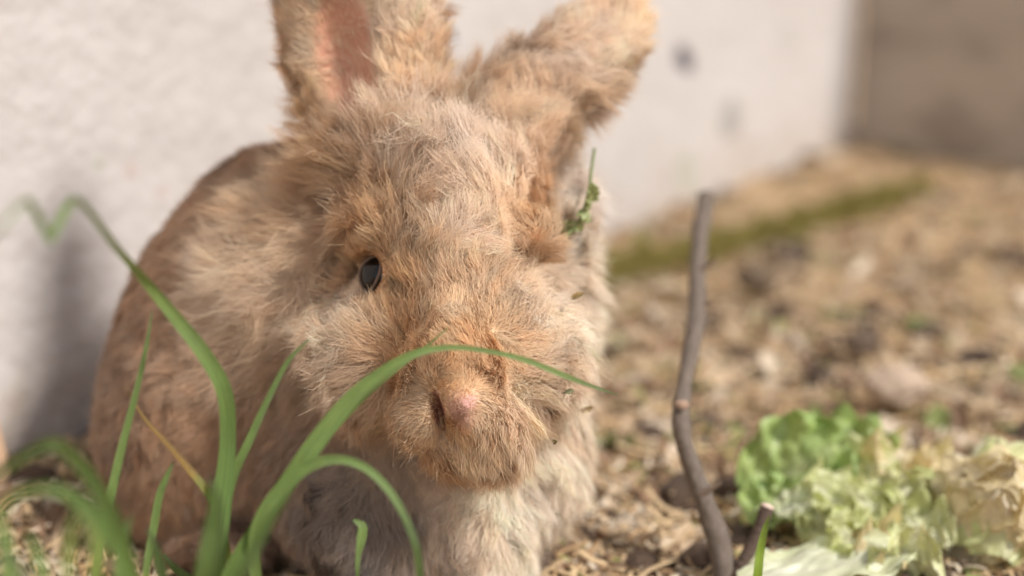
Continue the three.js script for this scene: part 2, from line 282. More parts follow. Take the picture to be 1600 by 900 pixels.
    for (const q of eyes) { const a = Math.hypot(x - q.x, y - q.y, z - q.z), m = sstep(0.0095, 0.025, a); L *= 0.12 + 0.88 * m; den *= sstep(0.0072, 0.009, a); if (a < 0.03) { const k = 3 * (1 - m) * W / Math.max(a, 1e-4); dx += k * (x - q.x); dy += k * (y - q.y); dz += k * (z - q.z); } }
    const an = Math.hypot(x - nose.x, (y - nose.y) * 0.8, z - nose.z); L *= 0.22 + 0.78 * sstep(0.006, 0.020, an);
    for (const q of slits) { const a = evalEll(q, x, y, z); den *= sstep(0.0002, 0.0010, Math.abs(a)); L *= 0.4 + 0.6 * sstep(0.0005, 0.006, Math.abs(a)); slitSkin = Math.max(slitSkin, sstep(0.0012, 0.0004, Math.abs(a))); }
    const inCup = sstep(0.004, 0.0005, Math.abs(evalEll(cup, x, y, z))) ; L *= 1 - 0.55 * inCup; den *= 1 - 0.93 * inCup;
    const l = Math.hypot(dx, dy, dz) || 1;
    vDir[v * 3] = dx / l; vDir[v * 3 + 1] = dy / l; vDir[v * 3 + 2] = dz / l; vLen[v] = L; vDen[v] = den;
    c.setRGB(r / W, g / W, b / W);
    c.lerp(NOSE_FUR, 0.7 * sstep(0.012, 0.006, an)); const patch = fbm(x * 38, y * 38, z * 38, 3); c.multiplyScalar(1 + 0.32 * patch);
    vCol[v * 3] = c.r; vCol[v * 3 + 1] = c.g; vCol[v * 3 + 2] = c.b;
    const stain = P(626, 466, 0.612), sd = sstep(0.009, 0.003, Math.hypot(x - stain.x, y - stain.y, z - stain.z) + 0.004 * patch); for (let q = 0; q < 3; q++) vCol[v * 3 + q] *= 1 - 0.6 * sd;
    const pk = P(738, 628, 0.5785), pd = sstep(0.0062, 0.0030, Math.hypot(x - pk.x, (y - pk.y) * 1.3, z - pk.z)); vDen[v] *= 1 - 0.75 * pd; vLen[v] *= 1 - 0.5 * pd; c.lerp(PINK_HIGHLIGHT, pd);  // bald pink nose skin; the ridge highlight is painted into its colour
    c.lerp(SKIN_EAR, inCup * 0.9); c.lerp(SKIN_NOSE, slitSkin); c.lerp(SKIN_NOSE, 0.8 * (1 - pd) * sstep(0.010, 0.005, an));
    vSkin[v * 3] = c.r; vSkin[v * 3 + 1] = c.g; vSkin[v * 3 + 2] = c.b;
  }
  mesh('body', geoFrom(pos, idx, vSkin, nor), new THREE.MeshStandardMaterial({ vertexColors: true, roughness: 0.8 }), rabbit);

  // fur strands, clumped round seeds
  const nt = idx.length / 3, cum = new Float64Array(nt), eyeP = camera.position;
  let total = 0;
  for (let t = 0; t < nt; t++) {
    const [a, b, d] = [idx[t * 3] * 3, idx[t * 3 + 1] * 3, idx[t * 3 + 2] * 3];
    const ux = pos[b] - pos[a], uy = pos[b + 1] - pos[a + 1], uz = pos[b + 2] - pos[a + 2], wx = pos[d] - pos[a], wy = pos[d + 1] - pos[a + 1], wz = pos[d + 2] - pos[a + 2];
    const area = 0.5 * Math.hypot(uy * wz - uz * wy, uz * wx - ux * wz, ux * wy - uy * wx);
    const vx = eyeP.x - pos[a], vy = eyeP.y - pos[a + 1], vz = eyeP.z - pos[a + 2], fac = (nor[a] * vx + nor[a + 1] * vy + nor[a + 2] * vz) / Math.hypot(vx, vy, vz);
    const L = vLen[idx[t * 3]];
    total += area * (0.12 + 0.88 * sstep(-0.6, -0.15, fac)) * vDen[idx[t * 3]] * (0.6 + 0.006 / Math.max(L, 0.004)) * (pos[a + 1] < 0.004 ? 0 : 1);
    cum[t] = total;
  }
  const pick = () => { const x = rnd() * total; let a = 0, b = nt - 1; while (a < b) { const m = (a + b) >> 1; cum[m] < x ? a = m + 1 : b = m; } return a; };
  const S = { p: [0, 0, 0], n: [0, 0, 0], f: [0, 0, 0], c: [0, 0, 0], L: 0 };
  const sample = (o) => {
    const t = pick(); let u = rnd(), v = rnd(); if (u + v > 1) { u = 1 - u; v = 1 - v; } const w = 1 - u - v, A = idx[t * 3], Bq = idx[t * 3 + 1], D = idx[t * 3 + 2];
    const mix = (arr, k) => arr[A * 3 + k] * w + arr[Bq * 3 + k] * u + arr[D * 3 + k] * v;
    for (let k = 0; k < 3; k++) { o.p[k] = mix(pos, k); o.n[k] = mix(nor, k); o.f[k] = mix(vDir, k); o.c[k] = mix(vCol, k); }
    o.L = vLen[A] * w + vLen[Bq] * u + vLen[D] * v;
    return o;
  };
  const growth = (o, spread) => {                                       // tangent flow and initial growth direction with low-frequency swirl
    let [nx_, ny_, nz_] = o.n; const l = Math.hypot(nx_, ny_, nz_) || 1; nx_ /= l; ny_ /= l; nz_ /= l;
    let [fx, fy, fz] = o.f; const dn = fx * nx_ + fy * ny_ + fz * nz_; fx -= dn * nx_; fy -= dn * ny_; fz -= dn * nz_;
    const fl = Math.hypot(fx, fy, fz) || 1; fx /= fl; fy /= fl; fz /= fl;
    const bx = ny_ * fz - nz_ * fy, by = nz_ * fx - nx_ * fz, bz = nx_ * fy - ny_ * fx;
    const a = 1.9 * N3(o.p[0] * 55, o.p[1] * 55, o.p[2] * 55) + spread * gauss(), ca = Math.cos(a), sa = Math.sin(a);
    const tx = fx * ca + bx * sa, ty = fy * ca + by * sa, tz = fz * ca + bz * sa, up = 0.72 + 0.5 * N3(o.p[0] * 80 + 9, o.p[1] * 80, o.p[2] * 80) + 0.15 * gauss();
    const g = [tx * 0.8 + nx_ * up, ty * 0.8 + ny_ * up, tz * 0.8 + nz_ * up], gl = Math.hypot(...g);
    return { n: [nx_, ny_, nz_], t: [tx, ty, tz], g: g.map((q) => q / gl) };
  };
  const curve = (o, G, t, L, out) => { const q = t * t; for (let k = 0; k < 3; k++) out[k] = o.p[k] + L * (G.g[k] * t * (1 - 0.25 * t) + G.t[k] * 0.30 * q); out[1] -= L * 0.14 * q; return out; };
  const seeds = [], hash = new Map(), HC = 0.007, key = (a, b, d) => (a * 73856093) ^ (b * 19349663) ^ (d * 83492791);
  for (let i = 0; i < 6500; i++) {
    const o = sample({ p: [0, 0, 0], n: [0, 0, 0], f: [0, 0, 0], c: [0, 0, 0], L: 0 }), G = growth(o, 0.75), s = { o, G, L: o.L * rr(0.75, 1.45), tone: rr(0.88, 1.12), warm: 0.06 * gauss() };
    seeds.push(s); const h = key(Math.floor(o.p[0] / HC), Math.floor(o.p[1] / HC), Math.floor(o.p[2] / HC)); (hash.get(h) ?? hash.set(h, []).get(h)).push(s);
  }
  const NS = 450000, SEG = 3, VP = SEG * 2 + 1, TP = SEG * 2 - 1;
  const fp = new Float32Array(NS * VP * 3), fn = new Float32Array(NS * VP * 3), fc = new Float32Array(NS * VP * 3), fi = new Uint32Array(NS * TP * 3);
  const a3 = [0, 0, 0], b3 = [0, 0, 0], pts = [[0, 0, 0], [0, 0, 0], [0, 0, 0], [0, 0, 0]];
  for (let s = 0; s < NS; s++) {
    const o = sample(S), G = growth(o, 0.35), L = o.L * (rnd() < 0.06 ? rr(1.2, 1.6) : rr(0.65, 1.25));
    let best = null, bd = 1e9; const ci = Math.floor(o.p[0] / HC), cj = Math.floor(o.p[1] / HC), ck = Math.floor(o.p[2] / HC);
    for (let i = -1; i <= 1; i++) for (let j = -1; j <= 1; j++) for (let k = -1; k <= 1; k++) for (const q of hash.get(key(ci + i, cj + j, ck + k)) ?? []) { const d = (q.o.p[0] - o.p[0]) ** 2 + (q.o.p[1] - o.p[1]) ** 2 + (q.o.p[2] - o.p[2]) ** 2; if (d < bd) { bd = d; best = q; } }
    const stray = rnd() < 0.22, cl = best && !stray ? rr(0.45, 0.95) * sstep(0.004, 0.018, o.L) : 0, wav = L * rr(0.04, 0.12), ph = rnd() * 6.28;
    for (let k = 0; k <= SEG; k++) {
      const t = k / SEG; curve(o, G, t, L, a3);
      if (cl) { curve(best.o, best.G, t, best.L, b3); const m = cl * Math.pow(t, 0.8), keep = 1 - 0.8 * t; for (let q = 0; q < 3; q++) a3[q] += m * (b3[q] + (o.p[q] - best.o.p[q]) * keep - a3[q]); }
      for (let q = 0; q < 3; q++) pts[k][q] = a3[q] + (k ? wav * Math.sin(ph + k * 2.1 + q * 2.3) : 0) - (k ? 0 : 0.0006 * G.n[q]);
    }
    const tone = (best && !stray ? best.tone : 1) * rr(0.86, 1.14), warm = best ? best.warm : 0, w0 = 0.000125 * rr(0.6, 1.4), tw = rr(-0.9, 0.9), ct = Math.cos(tw), st = Math.sin(tw);
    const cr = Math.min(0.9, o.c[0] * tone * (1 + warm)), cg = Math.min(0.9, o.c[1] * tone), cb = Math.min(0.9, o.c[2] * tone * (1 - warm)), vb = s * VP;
    for (let k = 0; k <= SEG; k++) {
      const p0 = pts[Math.max(0, k - 1)], p1 = pts[Math.min(SEG, k + 1)]; let tx = p1[0] - p0[0], ty = p1[1] - p0[1], tz = p1[2] - p0[2]; const tl = Math.hypot(tx, ty, tz) || 1; tx /= tl; ty /= tl; tz /= tl;
      const [nx_, ny_, nz_] = G.n; let wx = ty * nz_ - tz * ny_, wy = tz * nx_ - tx * nz_, wz = tx * ny_ - ty * nx_; const wl = Math.hypot(wx, wy, wz) || 1; wx /= wl; wy /= wl; wz /= wl;
      const hx = wy * tz - wz * ty, hy = wz * tx - wx * tz, hz = wx * ty - wy * tx;           // outward face normal
      const ax = wx * ct + hx * st, ay = wy * ct + hy * st, az = wz * ct + hz * st, mx = hx * ct - wx * st, my = hy * ct - wy * st, mz = hz * ct - wz * st;
      let ex = mx + nx_ * 1.5, ey = my + ny_ * 1.5, ez = mz + nz_ * 1.5; const el = Math.hypot(ex, ey, ez) || 1; ex /= el; ey /= el; ez /= el;
      const w = w0 * (k === 0 ? 0.9 : k === 1 ? 1 : 0.75);
      for (let side = 0; side < (k === SEG ? 1 : 2); side++) {
        const v = (vb + k * 2 + side) * 3, m = k === SEG ? 0 : side ? w : -w;
        fp[v] = pts[k][0] + ax * m; fp[v + 1] = Math.max(0.002, pts[k][1] + ay * m); fp[v + 2] = pts[k][2] + az * m; fn[v] = ex; fn[v + 1] = ey; fn[v + 2] = ez; fc[v] = cr; fc[v + 1] = cg; fc[v + 2] = cb;
      }
    }
    let q = s * TP * 3;
    for (let k = 0; k < SEG - 1; k++) { const a = vb + k * 2; fi[q++] = a; fi[q++] = a + 1; fi[q++] = a + 2; fi[q++] = a + 1; fi[q++] = a + 3; fi[q++] = a + 2; }
    { const a = vb + (SEG - 1) * 2; fi[q++] = a; fi[q++] = a + 1; fi[q++] = a + 2; }
  }
  const fur = mesh('fur', geoFrom(fp, fi, fc, fn), new THREE.MeshPhysicalMaterial({ vertexColors: true, roughness: 0.75, transmission: 0.25, thickness: 0, specularIntensity: 0.3 }), rabbit);
  fur.userData.kind = 'stuff';

  // eyes
  const eyeMat = new THREE.MeshPhysicalMaterial({ color: lin(26, 20, 18), roughness: 0.12, specularIntensity: 0.5, clearcoat: 0.25, clearcoatRoughness: 0.03 });
  const lidMat = new THREE.MeshStandardMaterial({ color: lin(124, 102, 90), roughness: 0.6 });
  for (const { p, look } of eyeSpec) {
    const eye = mesh('eye', new THREE.SphereGeometry(0.0112, 40, 28), eyeMat, rabbit); eye.position.copy(p);
    const upv = V(0, 1, 0).addScaledVector(look, -look.y).normalize(), sidev = V(0, 0, 0).crossVectors(upv, look), pts = [];
    for (let i = 0; i < 36; i++) { const a = i / 36 * Math.PI * 2, s = Math.sin(a), v = Math.sin(a) * 0.74, u = Math.sign(Math.cos(a)) * Math.pow(Math.abs(Math.cos(a)), 1.25) * 0.50 + 0.16 * v; pts.push(V(0, 0, 0).addScaledVector(sidev, u).addScaledVector(upv, v).addScaledVector(look, Math.sqrt(Math.max(0.05, 1 - u * u - v * v))).normalize().multiplyScalar(0.0114)); }
    mesh('eyelid', new THREE.TubeGeometry(new THREE.CatmullRomCurve3(pts, true), 72, 0.0006, 8, true), lidMat, eye);
  }
  top('rabbit', rabbit); tag(rabbit, 'fluffy tan long-haired rabbit with upright ears sitting by the white wall', 'rabbit');
}

// ---------------------------------------------------------------- grass blades
const leafMat = (c, extra = {}) => new THREE.MeshPhysicalMaterial({ color: c, roughness: 0.55, transmission: 0.35, thickness: 0, ...extra });
const bladeMap = dataTex(128, 512, (u, v) => { const st = 0.5 * Math.sin(u * 75) + 0.5 * Math.sin(u * 31 + 1) , k = 212 + 26 * st + 50 * fbm(u * 14, v * 3, 2, 3) + 26 * fbm(u * 4, v * 26, 8, 3), sp = sstep(0.30, 0.42, fbm(u * 6, v * 30, 5, 3)); return [Math.min(255, k + 20 * sp), k * (1 - 0.12 * sp), k * (0.92 - 0.25 * sp)]; }, true);
const bladeBump = dataTex(64, 64, (u) => { const k = 128 + 70 * Math.sin(u * 60) + 30 * Math.sin(u * 26); return [k, k, k]; });
// points: [x, y, axis depth, width in px]; the blade is rooted in the ground below its first point
function blade(points, colA, colB, label, opt = {}) {
  const c = points.map(([x, y, d]) => P(x, y, d)), w = points.map(([, , d, wd]) => wd * 0.74 * d / FPX);
  if (opt.root !== false) {
    const f = c[0], g0 = f.clone().lerp(V(f.x + (opt.dx ?? 0), 0, f.z - 0.01), 0.5), r = V(f.x + (opt.dx ?? 0), groundH(f.x, f.z) - 0.004, f.z - 0.02);
    if (f.y > 0.01) { if (f.y > 0.03) { c.unshift(g0); w.unshift(w[0] * 0.9); } c.unshift(r); w.unshift(w[0] * 0.7); }
  }
  const cv = new THREE.CatmullRomCurve3(c, false, 'centripetal'), n = 64, pos = [], idx = [], uv = [], col = [];
  const a = new THREE.Color(), up = V(0, 0, 0), lens = c.length - 1;
  let sideV = null;
  const view = V(0, CAM_H, 0);
  for (let i = 0; i <= n; i++) {
    const t = i / n, p = cv.getPoint(t), tan = cv.getTangent(t), s = t * lens, k = Math.min(lens - 1, Math.floor(s)), width = w[k] + (w[k + 1] - w[k]) * (s - k);
    const face = view.clone().sub(p).normalize().applyAxisAngle(tan, opt.twist ? opt.twist * (t - 0.3) : 0.35 * Math.sin(i * 0.09 + c[0].x * 50));
    sideV = V(0, 0, 0).crossVectors(tan, face).normalize(); up.crossVectors(sideV, tan).normalize();
    const h = Math.max(width, 0.0004) / 2, fold = h * 0.35;
    a.copy(colA).lerp(colB, opt.fade ? sstep(opt.fade[0], opt.fade[1], t + 0.05 * N3(i * 0.4, 3, c[0].x * 40)) : 0).multiplyScalar(1 + 0.18 * fbm(t * 9, c[0].x * 30, 2, 3));
    for (const q of [-1, -0.55, 0, 0.55, 1]) { const e = p.clone().addScaledVector(sideV, q * h).addScaledVector(up, -fold * (1 - Math.abs(q)) + 0.00008); pos.push(e.x, e.y, e.z); uv.push((q + 1) / 2, t * 0.9 + c[0].x * 7); const rib = Math.abs(q) < 0.1 ? 1.12 : 1; col.push(a.r * rib, a.g * rib, a.b * rib); }
  }
  for (let i = 0; i < n; i++) for (let k = 0; k < 4; k++) { const o = i * 5 + k; idx.push(o, o + 1, o + 5, o + 1, o + 6, o + 5); }
  const m = mesh('grass_blade', geoFrom(pos, idx, col, null, uv), leafMat(0xffffff, { vertexColors: true, map: bladeMap, bumpMap: bladeBump, bumpScale: 0.0003 }));
  top('grass_blade', m); return tag(m, label, 'grass blade', 'grass blades in front of the rabbit');
}
const G1 = lin(132, 166, 90), G2 = lin(156, 188, 112), G3 = lin(112, 138, 70), G4 = lin(168, 188, 100), YEL = lin(206, 164, 84), DRY = lin(186, 150, 100);
blade([[335, 900, 0.545, 46], [346, 790, 0.545, 44], [356, 690, 0.545, 34], [350, 610, 0.54, 34], [318, 552, 0.535, 32], [275, 497, 0.53, 28], [228, 440, 0.52, 21], [180, 385, 0.48, 15], [114, 311, 0.435, 15], [106, 322, 0.435, 19], [86, 362, 0.43, 17], [79, 384, 0.43, 4]], G1, G2, 'tall wide grass blade arching left over the rabbit\'s back, tip folded down', { fade: [0.3, 0.6] });
blade([[150, 900, 0.545, 18], [172, 780, 0.545, 20], [190, 700, 0.545, 18], [212, 615, 0.545, 13], [228, 545, 0.545, 9], [238, 486, 0.545, 3]], G2, G4, 'thin straight grass blade standing before the rabbit\'s haunch');
blade([[352, 850, 0.548, 18], [330, 778, 0.548, 18], [298, 735, 0.548, 16], [262, 693, 0.548, 12], [225, 652, 0.548, 7], [196, 604, 0.548, 3]], G4, YEL, 'yellowing grass blade with a brown tip, leaning left', { fade: [0.42, 0.6] });
blade([[340, 900, 0.55, 20], [362, 752, 0.55, 20], [390, 688, 0.55, 18], [420, 622, 0.55, 14], [452, 562, 0.55, 10], [482, 531, 0.55, 3]], G2, G2, 'slim grass blade leaning right toward the rabbit\'s cheek');
blade([[352, 915, 0.535, 30], [405, 822, 0.535, 36], [446, 760, 0.535, 38], [492, 694, 0.535, 40], [548, 624, 0.535, 34], [598, 582, 0.535, 26], [648, 553, 0.535, 18], [702, 543, 0.538, 13], [764, 549, 0.54, 11], [822, 563, 0.545, 13], [880, 586, 0.55, 12], [932, 606, 0.555, 7], [965, 617, 0.56, 2]], G1, G2, 'long grass blade arching across the rabbit\'s muzzle', { fade: [0.15, 0.4] });
blade([[400, 830, 0.532, 26], [442, 762, 0.53, 32], [484, 728, 0.528, 27], [530, 718, 0.525, 20], [572, 732, 0.522, 18], [606, 764, 0.52, 17], [632, 806, 0.518, 15], [650, 852, 0.515, 17], [658, 910, 0.515, 18]], G2, G3, 'grass blade arching over and drooping before the rabbit\'s chest', { fade: [0.7, 0.9] });
blade([[559, 900, 0.55, 9], [560, 868, 0.55, 11], [565, 840, 0.55, 22], [566, 822, 0.55, 20], [552, 812, 0.55, 5]], G2, G1, 'short broad grass tip standing under the rabbit\'s chin');
blade([[228, 900, 0.55, 14], [240, 825, 0.55, 18], [250, 772, 0.55, 16], [262, 742, 0.55, 12], [271, 722, 0.55, 3]], G2, G2, 'short narrow grass blade between the wide blade and the haunch');
blade([[205, 900, 0.46, 34], [172, 800, 0.45, 34], [125, 725, 0.44, 30], [82, 694, 0.43, 28], [40, 712, 0.43, 24], [-10, 748, 0.43, 18], [-40, 780, 0.43, 4]], G3, G3, 'dark grass blade bent sharply over, standing apart at the clump\'s edge');
blade([[205, 905, 0.44, 30], [168, 832, 0.43, 32], [130, 788, 0.425, 30], [84, 764, 0.42, 26], [38, 768, 0.42, 24], [-10, 798, 0.42, 16], [-30, 815, 0.42, 5]], G1, G1, 'blue-green grass blade arched low at the clump\'s edge');
blade([[150, 910, 0.42, 26], [152, 855, 0.42, 28], [140, 822, 0.42, 20], [120, 800, 0.42, 4]], G4, G4, 'stubby pale grass blade under the low arched blade');
blade([[12, 910, 0.42, 30], [10, 850, 0.42, 30], [-6, 800, 0.42, 14], [-20, 780, 0.42, 4]], G2, G2, 'pale grass blade rising beneath the sharply bent dark blade');
blade([[322, 905, 0.48, 48], [334, 830, 0.48, 44], [338, 780, 0.48, 26], [330, 748, 0.48, 5]], G3, G3, 'broad dark grass blade at the foot of the tall wide blade');
blade([[375, 910, 0.47, 30], [402, 850, 0.47, 28], [432, 800, 0.47, 14], [455, 772, 0.47, 4]], G3, G3, 'dark grass blade at the foot of the long arching blade');
blade([[300, 910, 0.56, 18], [274, 888, 0.56, 16], [256, 866, 0.56, 5]], G3, G3, 'tiny dark grass tip low beside the haunch');
blade([[-160, 560, 0.41, 12], [-60, 420, 0.40, 12], [0, 356, 0.38, 8], [44, 314, 0.41, 14], [52, 324, 0.42, 18], [72, 362, 0.425, 16], [80, 383, 0.425, 4]], G2, G2, 'grass blade with a tip folded down against the tall blade\'s tip', { root: true });
blade([[352, 915, 0.548, 10], [470, 735, 0.548, 10], [560, 632, 0.548, 9], [620, 578, 0.548, 8], [662, 545, 0.55, 7], [700, 512, 0.552, 2]], G4, DRY, 'hair-thin dry grass stalk behind the long arching blade');
[[70, 0.43, 60, -20, G2], [105, 0.41, 95, 10, G4], [38, 0.40, 40, -30, G3], [185, 0.47, 80, 14, G2], [255, 0.50, 60, -16, G3]].forEach(([x, d, h, lean, c], i) => blade([[x, 912, d, 22], [x + lean * 0.4, 905 - h * 0.5, d, 24], [x + lean, 905 - h, d, 14], [x + lean * 1.6, 895 - h * 1.15, d, 3]], c, c, ['short pale blade under the two arched blades', 'yellowish short blade under the low arched blade', 'short dark blade beneath the sharply bent blade', 'light green short blade before the rabbit\'s hind foot', 'low dark blade at the foot of the yellowing blade'][i]));

// ---------------------------------------------------------------- sticks
function stick(name, pts, cA, label, cutEnd) {
  const cv = new THREE.CatmullRomCurve3(pts.map((q) => q.p)), n = 160, m = 20, pos = [], idx = [], col = [], g = new THREE.Group(), a = new THREE.Color();
  let ref = V(0.3, 0.2, 1).normalize();
  for (let i = 0; i <= n; i++) {
    const t = i / n, p = cv.getPoint(t), tan = cv.getTangent(t), s = t * (pts.length - 1), k = Math.min(pts.length - 2, Math.floor(s)), r0 = pts[k].r + (pts[k + 1].r - pts[k].r) * (s - k);
    const u = V(0, 0, 0).crossVectors(tan, ref).normalize(), v = V(0, 0, 0).crossVectors(u, tan);
    for (let j = 0; j <= m; j++) {
      const an = j / m * 6.2832, r = r0 * (1 + 0.34 * fbm(Math.cos(an) * 2, Math.sin(an) * 2, t * 22, 4) + 0.14 * Math.max(0, N3(t * 13, 4, 2))), e = p.clone().addScaledVector(u, Math.cos(an) * r).addScaledVector(v, Math.sin(an) * r);
      pos.push(e.x, e.y, e.z); a.copy(cA).multiplyScalar(1 + 0.7 * fbm(Math.cos(an) * 3, Math.sin(an) * 3, t * 60, 3)); col.push(a.r, a.g, a.b);
    }
  }
  for (let i = 0; i < n; i++) for (let j = 0; j < m; j++) { const o = i * (m + 1) + j; idx.push(o, o + m + 1, o + 1, o + 1, o + m + 1, o + m + 2); }
  const bark = mesh('bark', geoFrom(pos, idx, col), new THREE.MeshStandardMaterial({ vertexColors: true, roughness: 0.85 }), g);
  const cap = new THREE.SphereGeometry(pts.at(-1).r * 1.02, 16, 10, 0, 6.2832, 0, Math.PI / 2); cap.scale(1, 0.45, 1); cap.applyQuaternion(new THREE.Quaternion().setFromUnitVectors(V(0, 1, 0), cv.getTangent(1)));
  const cm = mesh('cut_end', cap, new THREE.MeshStandardMaterial({ color: cutEnd, roughness: 0.8 }), g); cm.position.copy(cv.getPoint(1));
  top(name, g); tag(g, label, 'stick'); return g;
}
const pr = (x, y, d, wpx) => ({ p: P(x, y, d), r: wpx / 2 * d / FPX });
{
  const st = stick('upright_stick', [{ p: onGround(1140, 935).setY(-0.02), r: 0.006 }, pr(1130, 880, 0.672, 38), pr(1104, 790, 0.674, 31), pr(1078, 720, 0.678, 27), pr(1064, 665, 0.682, 29), pr(1070, 600, 0.70, 23), pr(1088, 500, 0.735, 27), pr(1091, 400, 0.775, 25), pr(1103, 308, 0.81, 27)], lin(112, 100, 90), 'grey-brown crooked stick standing upright in the straw beside the rabbit', lin(128, 112, 108));
  for (const [x, y, d, tx, ty, w] of [[1092, 430, 0.762, 1116, 402, 9], [1086, 528, 0.728, 1066, 506, 8], [1098, 775, 0.672, 1124, 752, 10], [1090, 480, 0.742, 1108, 470, 6]]) {
    const a = P(x, y, d), b = P(tx, ty, d - 0.004), r = w / 2 * d / FPX, bud = new THREE.CylinderGeometry(r * 0.45, r * 1.3, a.distanceTo(b), 9, 3); const q = bud.attributes.position; for (let i = 0; i < q.count; i++) q.setX(i, q.getX(i) + 0.0012 * Math.sin(q.getY(i) * 300));
    bud.translate(0, a.distanceTo(b) / 2, 0); bud.computeVertexNormals(); const m = mesh('side_stub', bud, new THREE.MeshStandardMaterial({ color: lin(116, 98, 84), roughness: 0.9 }), st); m.position.copy(a); m.quaternion.setFromUnitVectors(V(0, 1, 0), b.clone().sub(a).normalize());
  }
  const knob = new THREE.IcosahedronGeometry(0.0022, 3), kp = knob.attributes.position; for (let i = 0; i < kp.count; i++) { const s = 1 + 0.3 * N3(kp.getX(i) * 500, kp.getY(i) * 500, kp.getZ(i) * 500); kp.setXYZ(i, kp.getX(i) * s * 1.5, kp.getY(i) * s, kp.getZ(i) * s); } knob.computeVertexNormals();
  const k = mesh('pale_knot', knob, new THREE.MeshStandardMaterial({ color: lin(170, 142, 122), roughness: 0.8 }), st); k.position.copy(P(1066, 632, 0.679));
  stick('short_stick', [{ p: onGround(1130, 930).setY(-0.01), r: 0.005 }, pr(1155, 890, 0.668, 21), pr(1182, 838, 0.668, 19), pr(1199, 792, 0.668, 22)], lin(92, 76, 66), 'short dark stick stub with a pale cut end leaning toward the lettuce', lin(222, 196, 180));
}

// ---------------------------------------------------------------- lettuce scraps
function leafGeo(len, wid, ruffle, curl, seed, cols, nu = 36, nvv = 28) {
  const pos = [], idx = [], col = [], a = new THREE.Color();
  for (let i = 0; i <= nu; i++) for (let j = 0; j <= nvv; j++) {
    const u = i / nu, v = j / nvv * 2 - 1, w = wid / 2 * Math.pow(Math.sin(Math.PI * Math.min(0.97, 0.06 + 0.86 * u)), 0.6) * (1 + 0.18 * fbm(u * 6, v > 0 ? 3 : 9, seed, 3));
    const edge = Math.pow(Math.abs(v), 1.6);
    let y = ruffle * edge * (Math.sin(u * 19 + seed + v * 2) * 0.5 + 1.6 * fbm(u * 7, v * 3, seed * 3.1, 3)) + curl * (v * v) * wid * 0.35 + ruffle * 0.9 * fbm(u * 5, v * 4, seed + 7, 3);
    y += curl * len * 0.35 * u * u - 0.0016 * Math.exp(-v * v * 60) * (1 - u) - 0.0009 * Math.pow(Math.abs(Math.sin((u * 2.2 - Math.abs(v) * 0.9) * 7)), 8) * (1 - edge);
    pos.push((u - 0.5) * len, y, v * w);
    const rib = Math.exp(-v * v * 70) * (1 - 0.6 * u), tone = sat(0.5 + 0.5 * edge * u + 0.9 * fbm(u * 4, v * 3, seed + 3, 3));
    a.copy(cols[0]).lerp(cols[1], tone).lerp(cols[2], rib * 0.8).multiplyScalar(1 + 0.25 * fbm(u * 22, v * 16, seed, 2)); col.push(a.r, a.g, a.b);
  }
  for (let i = 0; i < nu; i++) for (let j = 0; j < nvv; j++) { const o = i * (nvv + 1) + j; idx.push(o, o + 1, o + nvv + 1, o + 1, o + nvv + 2, o + nvv + 1); }
  return geoFrom(pos, idx, col);
}
const lettuceMat = new THREE.MeshPhysicalMaterial({ vertexColors: true, roughness: 0.42, transmission: 0.3, thickness: 0 });
const PALEG = [lin(230, 228, 186), lin(206, 212, 146), lin(240, 238, 220)], GREEN = [lin(190, 207, 136), lin(158, 184, 106), lin(220, 226, 178)], CRM = [lin(238, 222, 186), lin(228, 212, 160), lin(244, 236, 218)], WHT = [lin(226, 226, 200), lin(210, 216, 172), lin(236, 234, 218)];
const lettuce = (x, y, d, len, wid, ruf, curl, rot, seed, cols, name, label, group) => {
  const m = mesh(name, leafGeo(len, wid, ruf, curl, seed, cols), lettuceMat); m.position.copy(P(x, y, d)); m.rotation.set(...rot); top(name, m); return tag(m, label, 'lettuce', group);
};
lettuce(1245, 735, 0.735, 0.060, 0.058, 0.008, 0.25, [0.95, 0.5, 0.3], 1.3, GREEN, 'lettuce_leaf', 'bright green crumpled lettuce leaf behind the short stick');
lettuce(1325, 705, 0.755, 0.050, 0.045, 0.010, 0.3, [0.7, -0.5, 0.2], 4.1, GREEN, 'lettuce_leaf', 'small darker green lettuce leaf behind the pale scraps');
lettuce(1205, 785, 0.715, 0.030, 0.030, 0.008, 0.2, [0.6, 0.2, 0.5], 8.4, GREEN, 'lettuce_leaf', 'little green lettuce scrap under the bright green leaf');
lettuce(1290, 885, 0.665, 0.085, 0.036, 0.006, 0.1, [0.15, 0.15, 0.05], 6.6, WHT, 'lettuce_rib', 'long white lettuce rib lying flat before the other scraps');
lettuce(1242, 790, 0.70, 0.020, 0.016, 0.004, 0.5, [0.7, 0.3, 0.2], 2.9, WHT, 'lettuce_rib', 'small white rib piece beside the short stick\'s cut end');
{
  const spots = [[1310, 790, 0.705], [1350, 740, 0.73], [1395, 725, 0.735], [1370, 800, 0.70], [1330, 845, 0.685], [1380, 860, 0.68], [1420, 780, 0.71], [1440, 830, 0.69], [1470, 745, 0.735], [1290, 830, 0.695], [1410, 885, 0.67], [1350, 880, 0.675]];
  spots.forEach(([x, y, d], i) => lettuce(x, y, d, rr(0.030, 0.046), rr(0.026, 0.042), rr(0.008, 0.014), rr(0.1, 0.5), [rr(0.2, 1.3), rr(-3, 3), rr(-0.7, 0.7)], 10 + i * 1.7, i % 3 === 2 ? CRM : PALEG, 'lettuce_scrap', i % 3 === 2 ? 'cream crumpled lettuce scrap among the yellow-green ones in the heap' : 'pale yellow-green crumpled lettuce scrap in the heap beside the cabbage heart', 'pale lettuce scraps heaped on the straw'));
}
